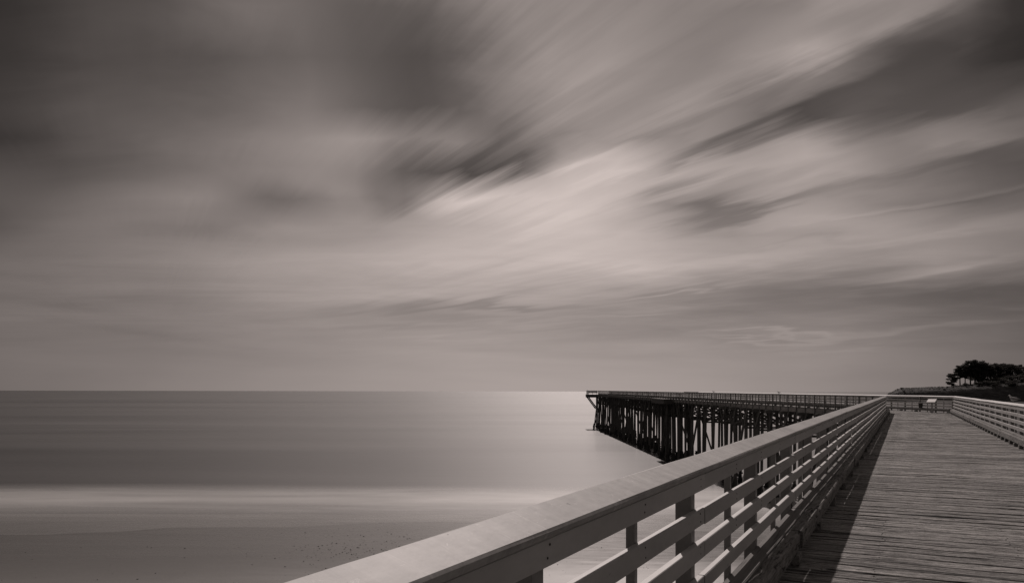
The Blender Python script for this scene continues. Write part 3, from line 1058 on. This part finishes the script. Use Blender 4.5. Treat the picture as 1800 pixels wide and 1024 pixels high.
for i in range(15):
    x = -3 + 4.2 * i
    if x > T_END:
        break
    wy = x * UY
    gz = WATER + 0.028 * (68 - wy)
    rows = [0.95, -0.95, -2.8]
    bent(pier1, x, SL, 0, rows, -0.95, rg, 0, 0, knees=True, ztop=-0.40, gz=max(gz, WATER), water=wy > 20)

# ------------------------------------------------------------------ landing on the side of the outer pier, T-head at its end
lnd = empty("side_landing", far_m @ Matrix.Translation((74.0, 0, 0)), "dark boxed landing bracketed to the near side of the outer pier, halfway out", "landing")
for i in range(5):
    link_mesh("landing_plank", cached('lplank', lambda: board("landing_plank", M_DECK, 10.6, 0.235, 0.06, segs=2)), lnd, (0, 0.42 + 0.245 * i, -0.02))
link_mesh("apron", box_mesh("apron", M_BEAM, (-5.3, 1.45, -0.75), (5.3, 1.53, -0.03)), lnd)
link_mesh("apron", box_mesh("apron", M_BEAM, (-5.38, 0.28, -0.75), (-5.31, 1.50, -0.03)), lnd)
link_mesh("apron", box_mesh("apron", M_BEAM, (5.31, 0.28, -0.75), (5.38, 1.50, -0.03)), lnd)
for q in (-4.5, -1.5, 1.5, 4.5):
    strut("bracket", lnd, (q, 0.30, -2.4), (q, 1.42, -0.72), 0.12, 0.2)

th = empty("pier_head", far_m @ Matrix.Translation((F_END - 3.0, 0, 0)), "widened head at the seaward end of the outer pier, propped by a long diagonal strut", "platform")
for i in range(25):
    link_mesh("deck_plank", cached('tplank', lambda: board("deck_plank", M_DECK, 2.75, 0.235, 0.07, segs=2)), th, (-2.9 + 0.243 * i, 1.68, -0.075), (0, 0, math.pi / 2))
link_mesh("apron", box_mesh("apron", M_BEAM, (-3.1, 2.98, -0.62), (3.1, 3.06, -0.01)), th)
link_mesh("apron", box_mesh("apron", M_BEAM, (-3.18, 0.30, -0.75), (-3.11, 3.02, -0.01)), th)
for q in (-2.6, 2.6):
    link_mesh("beam", board("beam", M_BEAM, 2.9, 0.25, 0.3, segs=1), th, (q, 1.6, -0.9), (0, 0, math.pi / 2))
    strut("strut", th, (q, 2.85, -0.62), (q, 0.1, -4.3), 0.24, 0.32)
r_h1 = empty("wooden_railing", far_m @ Matrix.Translation((F_END - 6.1, 0, 0)), "short length of railing round the widened seaward head of the outer pier", "railing")
railing(r_h1, 0.0, 6.1, 2.80, +1, 2.03, 51, 0.1, detail=False)
# the return across the camera-facing side of the head
for k in range(3):
    link_mesh("post", BMESH[('post', -0.42)], r_h1, (-0.08, 0.5 + k * 1.1, 0))
rbm = board("rail_board", M_POST, 2.7, 0.04, 0.17, segs=1)
for lv in LEVELS_:
    link_mesh("rail_board", rbm, r_h1, (-0.15, 1.5, lv), (0, 0, math.pi / 2))
link_mesh("cap_board", board("cap_board", M_CAP, 2.9, 0.28, CAPH, segs=1), r_h1, (-0.10, 1.5, CAPT - CAPH), (0, 0, math.pi / 2))

# raised stretch of rail, like a tackle shelf
sh = empty("tackle_shelf", far_m @ Matrix.Translation((56.5, 0.1, 0)), "long low shelf raised on top of the outer pier's near railing, right of the landing", "shelf")
link_mesh("shelf_board", board("shelf_board", M_PAINT, 7.4, 0.34, 0.05, segs=2), sh, (0, 0, 1.155))
for q in (-3.4, -1.1, 1.1, 3.4):
    link_mesh("bracket", box_mesh("bracket", M_PAINT, (-0.04, 0.0, 1.06), (0.04, 0.12, 1.154)), sh, (q, 0, 0))

# ------------------------------------------------------------------ things on the railings
# slanted board and hanging bucket on the railing that closes the near deck
tb = empty("slanted_table", Matrix.Translation((27.9, 51.55, ZC)) @ Matrix.Rotation(math.radians(-42), 4, 'Z'), "small slanted pale board on a bracket inside the railing at the near deck's end", "table")
bm = bmesh.new()
bm_box(bm, (-0.26, -0.27, -0.015), (0.26, 0.27, 0.015))
bmesh.ops.bevel(bm, geom=bm.edges[:], offset=0.006, segments=1, affect='EDGES')
link_mesh("board_top", from_bm(bm, "board_top", M_WHITE), tb, (0, 0, 0.82), (math.radians(22), 0, 0))
bm = bmesh.new()
for xx in (-0.17, 0.17):
    v = [bm.verts.new(p) for p in ((xx - .02, -.22, .70), (xx - .02, .22, .88), (xx - .02, .22, .60), (xx + .02, -.22, .70), (xx + .02, .22, .88), (xx + .02, .22, .60))]
    for f in ((0, 1, 2), (5, 4, 3), (0, 3, 4, 1), (1, 4, 5, 2), (2, 5, 3, 0)):
        bm.faces.new([v[i] for i in f])
bmesh.ops.recalc_face_normals(bm, faces=bm.faces)
link_mesh("bracket", from_bm(bm, "bracket", M_PAINT), tb)
link_mesh("leg", box_mesh("leg", M_PAINT, (-0.04, 0.05, 0.003), (0.04, 0.13, 0.80), 0.004), tb)

bk = empty("bucket", Matrix.Translation((28.85, 54.75, ZC)), "dark bucket hanging on a strap from the railing at the end of the near deck", "bucket")
bm = bmesh.new()
prof = [(0.0, 0.30), (0.105, 0.30), (0.12, 0.33), (0.145, 0.58), (0.152, 0.585), (0.152, 0.60), (0.138, 0.60), (0.135, 0.58), (0.11, 0.34), (0.0, 0.335)]
nseg = 18
rings = []
for (r, z) in prof:
    rings.append([bm.verts.new((r * math.cos(a * 2 * math.pi / nseg) + (0 if r else 0), r * math.sin(a * 2 * math.pi / nseg), z)) for a in range(nseg)] if r else [bm.verts.new((0, 0, z))])
for a, b2 in zip(rings, rings[1:]):
    for k in range(nseg):
        k2 = (k + 1) % nseg
        if len(a) == 1:
            bm.faces.new((a[0], b2[k2], b2[k]))
        elif len(b2) == 1:
            bm.faces.new((a[k], a[k2], b2[0]))
        else:
            bm.faces.new((a[k], a[k2], b2[k2], b2[k]))
bmesh.ops.recalc_face_normals(bm, faces=bm.faces)
link_mesh("pail", from_bm(bm, "pail", M_PLASTIC, False), bk)
bm = bmesh.new()
bm_tube(bm, [(0, -0.15, 0.58), (0, -0.13, 0.70), (0, 0, 0.80), (0, 0.13, 0.70), (0, 0.15, 0.58)], [0.007] * 5, 6)
link_mesh("handle", from_bm(bm, "handle", M_IRON), bk)
bm = bmesh.new()
bm_box(bm, (-0.012, -0.03, 0.79), (0.012, 0.03, 1.05))
bm_box(bm, (-0.012, -0.035, 1.05), (0.20, 0.035, 1.06))
link_mesh("strap", from_bm(bm, "strap", M_PLASTIC), bk)


def gull_parts():
    bm = bmesh.new()
    prof = [(-0.24, 0.15, 0.012, 0.006), (-0.17, 0.155, 0.03, 0.018), (-0.09, 0.155, 0.055, 0.045), (0.0, 0.15, 0.068, 0.062), (0.07, 0.165, 0.062, 0.062), (0.11, 0.205, 0.040, 0.042), (0.13, 0.245, 0.030, 0.032), (0.155, 0.258, 0.028, 0.028), (0.18, 0.256, 0.016, 0.016)]
    rings = []
    for x, z, ry, rz in prof:
        rings.append([bm.verts.new((x, ry * math.cos(k * math.pi / 5), z + rz * math.sin(k * math.pi / 5))) for k in range(10)])
    for a, b2 in zip(rings, rings[1:]):
        for k in range(10):
            bm.faces.new((a[k], a[(k + 1) % 10], b2[(k + 1) % 10], b2[k]))
    bm.faces.new(rings[0])
    bm.faces.new(rings[-1])
    bmesh.ops.recalc_face_normals(bm, faces=bm.faces)
    body = from_bm(bm, "body", M_GULL, True)
    bm = bmesh.new()
    bm_tube(bm, [(0.175, 0, 0.254), (0.215, 0, 0.250), (0.232, 0, 0.243)], [0.010, 0.007, 0.002], 6)
    beak = from_bm(bm, "beak", M_IRON)
    bm = bmesh.new()
    bm_tube(bm, [(0, 0, 0.10), (0.005, 0, 0.05), (0.0, 0, 0.003)], [0.006, 0.004, 0.004], 5)
    bm_tube(bm, [(-0.005, 0, 0.003), (0.045, 0, 0.003)], [0.005, 0.009], 5)
    leg = from_bm(bm, "leg", M_IRON)
    return body, beak, leg


GB = gull_parts()


def gull(m, label, yaw, sc=1.0):
    e = empty("gull", m @ Matrix.Rotation(yaw, 4, 'Z') @ Matrix.Diagonal((sc, sc, sc, 1)), label, "gull", "gulls perched on the pier railings")
    link_mesh("body", GB[0], e)
    link_mesh("beak", GB[1], e)
    link_mesh("leg", GB[2], e, (0, 0.025, 0))
    link_mesh("leg", GB[2], e, (0, -0.025, 0))


gull(near_m @ Matrix.Translation((28.6, -3.06, CAPT + 0.004)), "pale gull perched on the sunlit right-hand railing near the edge of the picture", 2.2)
gull(far_m @ Matrix.Translation((20.6, 0.12, CAPT + 0.01)), "small gull on the outer pier's near railing, nearest to where the near railing crosses it", 1.9)
gull(far_m @ Matrix.Translation((44.2, 0.12, CAPT + 0.01)), "tiny gull on the outer pier's near railing, just right of the raised shelf", 0.9)
gull(far_m @ Matrix.Translation((F_END - 5.2, 2.9, CAPT + 0.01)), "tiny distant gull on the railing of the seaward pier head", 2.9)

# ------------------------------------------------------------------ pebbles on the wet sand
bm = bmesh.new()
rg = random.Random(77)


def beach_z(x, y):
    z = WATER + 0.028 * (68 - y) + 0.25 * (noise.noise(Vector((x * 0.02, y * 0.05, 0)))) * max(0, min(1, (62 - y) / 15))
    return min(z, WATER + 3.4)


for _ in range(420):
    r = rg.random()
    if r < 0.6:
        px, py = rg.gauss(615, 60), rg.gauss(975, 30)
    elif r < 0.8:
        px, py = rg.gauss(1010, 60), rg.uniform(935, 1060)
    else:
        px, py = rg.uniform(0, 1200), rg.uniform(940, 1100)
    Y = 10.4 * F / (py - 687)
    X = (px - 900) / F * Y
    s = 0.014 + 0.03 * rg.random() ** 3
    bmesh.ops.create_icosphere(bm, subdivisions=1, radius=s, matrix=Matrix.Translation((X, Y, beach_z(X, Y) + 0.01)) @ Matrix.Diagonal((1.5, 1, 0.6, 1)))
o = link_mesh("pebbles", from_bm(bm, "pebbles", M_GROWTH))
tag(o, "scattered dark pebbles and weed on the wet sand", kind='stuff')


# ------------------------------------------------------------------ trees and scrub on the headland
def leaf_clump(bm, c, rx, ry, rz, n, size, rg):
    for _ in range(n):
        while True:
            p = Vector((rg.uniform(-1, 1), rg.uniform(-1, 1), rg.uniform(-1, 1)))
            if p.length <= 1:
                break
        p = Vector((c[0] + p.x * rx, c[1] + p.y * ry, c[2] + p.z * rz))
        a = Vector((rg.gauss(0, 1), rg.gauss(0, 1), rg.gauss(0, .5))).normalized()
        b2 = a.cross(Vector((rg.gauss(0, 1), rg.gauss(0, 1), rg.gauss(0, 1))).normalized())
        s = size * rg.uniform(.5, 1.2)
        a *= s
        b2 = b2.normalized() * s * .6
        v = [bm.verts.new(p + a), bm.verts.new(p + b2 * 1.1), bm.verts.new(p - a * .8), bm.verts.new(p - b2)]
        bm.faces.new(v)


def cypress(seed, H, spread, bare=0.35, lean=0.1):
    rg = random.Random(seed)
    tb_ = bmesh.new()
    pts = [(0, 0, -1)]
    for k in range(1, 7):
        q = k / 6
        pts.append((lean * H * q * q + rg.uniform(-.3, .3), rg.uniform(-.3, .3), H * .9 * q))
    bm_tube(tb_, pts, [H * .028 * (1 - .8 * k / 6) + .08 for k in range(7)], 7, seed=seed, rough=.1)
    cb_ = bmesh.new()
    n = int(22 + H * .7)
    for k in range(n):
        q = bare + (1 - bare) * (k + rg.random()) / n
        i = min(5, int(q * 6))
        base = Vector(pts[i]).lerp(Vector(pts[i + 1]), q * 6 - i)
        w_ = spread * (0.45 + 0.75 * math.sin(min(1, (q - bare) / (1 - bare) * 1.05 + .12) * math.pi * .80)) * rg.uniform(.55, 1.05)
        an = rg.uniform(0, 6.283)
        tip = base + Vector((math.cos(an) * w_, math.sin(an) * w_, rg.uniform(.02, .18) * w_ + .3))
        bm_tube(tb_, [base, base.lerp(tip, .5) + Vector((0, 0, -.03 * w_)), tip], [H * .009, H * .006, H * .003], 5)
        for e in (0.45, 0.75, 1.0):
            c = base.lerp(tip, e) + Vector((0, 0, .4))
            s = spread * .26 * rg.uniform(.7, 1.2)
            leaf_clump(cb_, c, s * 1.35, s * 1.35, s * .62, 46, .66, rg)
    leaf_clump(cb_, Vector(pts[-1]) + Vector((0, 0, .2)), spread * .35, spread * .35, spread * .16, 60, .55, rg)
    return from_bm(tb_, "trunk", M_BEAM, True), from_bm(cb_, "crown", M_CYPRESS)


CY = [cypress(101, 15, 5.5, .08, .10), cypress(102, 22, 4.6, .36, -.04), cypress(103, 27, 8.0, .12, .06), cypress(104, 26, 9.5, .12, .1), cypress(105, 24, 6.0, .38, .02), cypress(106, 22, 9.0, .10, -.05)]


def place_tree(px, D, hpx, var, label, yaw=0.0):
    X = (px - 900) / F * D
    z = hill_z(X, D)
    want = hpx / F * D
    baseH = [15, 22, 27, 26, 24, 22][var]
    s = want / (baseH * .96)
    e = empty("cypress_tree", Matrix.Translation((X, D, z - .3)) @ Matrix.Rotation(yaw, 4, 'Z') @ Matrix.Diagonal((s, s, s, 1)), label, "tree", "cypress trees on the headland")
    link_mesh("trunk", CY[var][0], e)
    link_mesh("crown", CY[var][1], e)


TREES = [
    (1673, 962, 22, 0, "small leaning cypress standing alone at the left edge of the headland grove"),
    (1688, 965, 36, 1, "slender cypress with gaps in its crown, second from the left of the grove"),
    (1697, 972, 34, 4, "bare-stemmed cypress just left of the tallest tree of the grove"),
    (1706, 968, 43, 4, "tallest cypress of the grove, its flat top highest against the sky"),
    (1714, 975, 43, 3, "broad dark cypress close right of the tallest tree"),
    (1722, 966, 40, 2, "cypress with a dense rounded top in the middle of the grove"),
    (1731, 972, 37, 5, "cypress right of the middle of the grove, a little lower than the tallest"),
    (1740, 968, 33, 4, "cypress at the dip in the grove's outline"),
    (1749, 972, 34, 3, "flat-topped cypress right of the dip in the grove's outline"),
    (1759, 968, 32, 5, "lower spreading cypress right of the flat-topped one"),
    (1769, 974, 31, 2, "cypress in the sloping right part of the grove, behind grey scrub"),
    (1779, 968, 29, 3, "low dark cypress in the descending right end of the grove"),
    (1788, 976, 27, 4, "ragged cypress near the picture's right edge, thin against the sky"),
    (1798, 968, 24, 5, "cypress cut by the right edge of the picture"),
    (1811, 972, 22, 2, "cypress just past the right edge of the picture"),
    (1826, 968, 26, 3, "spreading cypress further along the headland, out of the picture"),
]
rg = random.Random(31)
for px, D, h, v, lab in TREES:
    place_tree(px, D, h, v, lab, rg.uniform(-.5, .5) if v in (0, 1) else rg.uniform(0, 6))


def shrub(seed):
    rg = random.Random(seed)
    tb_ = bmesh.new()
    cb_ = bmesh.new()
    for k in range(6):
        an = k * 1.05 + rg.random()
        tip = Vector((math.cos(an) * 1.8, math.sin(an) * 1.8, rg.uniform(1.6, 3.6)))
        bm_tube(tb_, [(0, 0, -.4), tip * .5, tip], [.14, .09, .03], 5)
        leaf_clump(cb_, tip * .85, 1.3, 1.3, 1.0, 46, .42, rg)
    leaf_clump(cb_, (0, 0, 2.2), 1.7, 1.7, 1.4, 70, .42, rg)
    return from_bm(tb_, "stem", M_BEAM), from_bm(cb_, "foliage", M_SCRUB)


SH = [shrub(k) for k in range(4)]
rg = random.Random(55)
SHL = ["grey willowy bush on the slope in front of the right half of the cypress grove",
       "dark scrub bush low on the bluff face below the cypress grove",
       "small low bush on the bare western end of the headland, left of the grove"]
SHG = ["grey bushes on the upper slope", "scrub bushes low on the bluff face", "small bushes on the bare end of the headland"]
for k in range(46):
    bi = 0 if k < 16 else 1 if k < 34 else 2
    if k < 16:
        px, D, s = rg.uniform(1738, 1812), rg.uniform(938, 958), rg.uniform(1.1, 2.0)
    elif k < 34:
        px, D, s = rg.uniform(1690, 1830), rg.uniform(915, 940), rg.uniform(.8, 1.6)
    else:
        px, D, s = rg.uniform(1575, 1700), rg.uniform(918, 950), rg.uniform(.3, .55)
    X = (px - 900) / F * D
    e = empty("scrub_bush", Matrix.Translation((X, D, hill_z(X, D) - .2)) @ Matrix.Rotation(rg.uniform(0, 6), 4, 'Z') @ Matrix.Diagonal((s * 1.2, s * 1.2, s, 1)),
              SHL[bi], "bush", SHG[bi])
    v = k % 4
    link_mesh("stem", SH[v][0], e)
    link_mesh("foliage", SH[v][1], e)

# low growth that ruffles the bluff's outline
bm = bmesh.new()
rg = random.Random(66)
for _ in range(900):
    px = rg.uniform(1560, 1840)
    D = rg.uniform(912, 965)
    X = (px - 900) / F * D
    z = hill_z(X, D)
    leaf_clump(bm, (X, D, z + .1), 1.4, 1.4, .6, 9, .5, rg)
o = link_mesh("ground_cover", from_bm(bm, "ground_cover", M_SCRUB))
tag(o, "low scrubby ground cover over the bluff", kind='stuff')
print("planks", npl, "objects", len(bpy.data.objects))
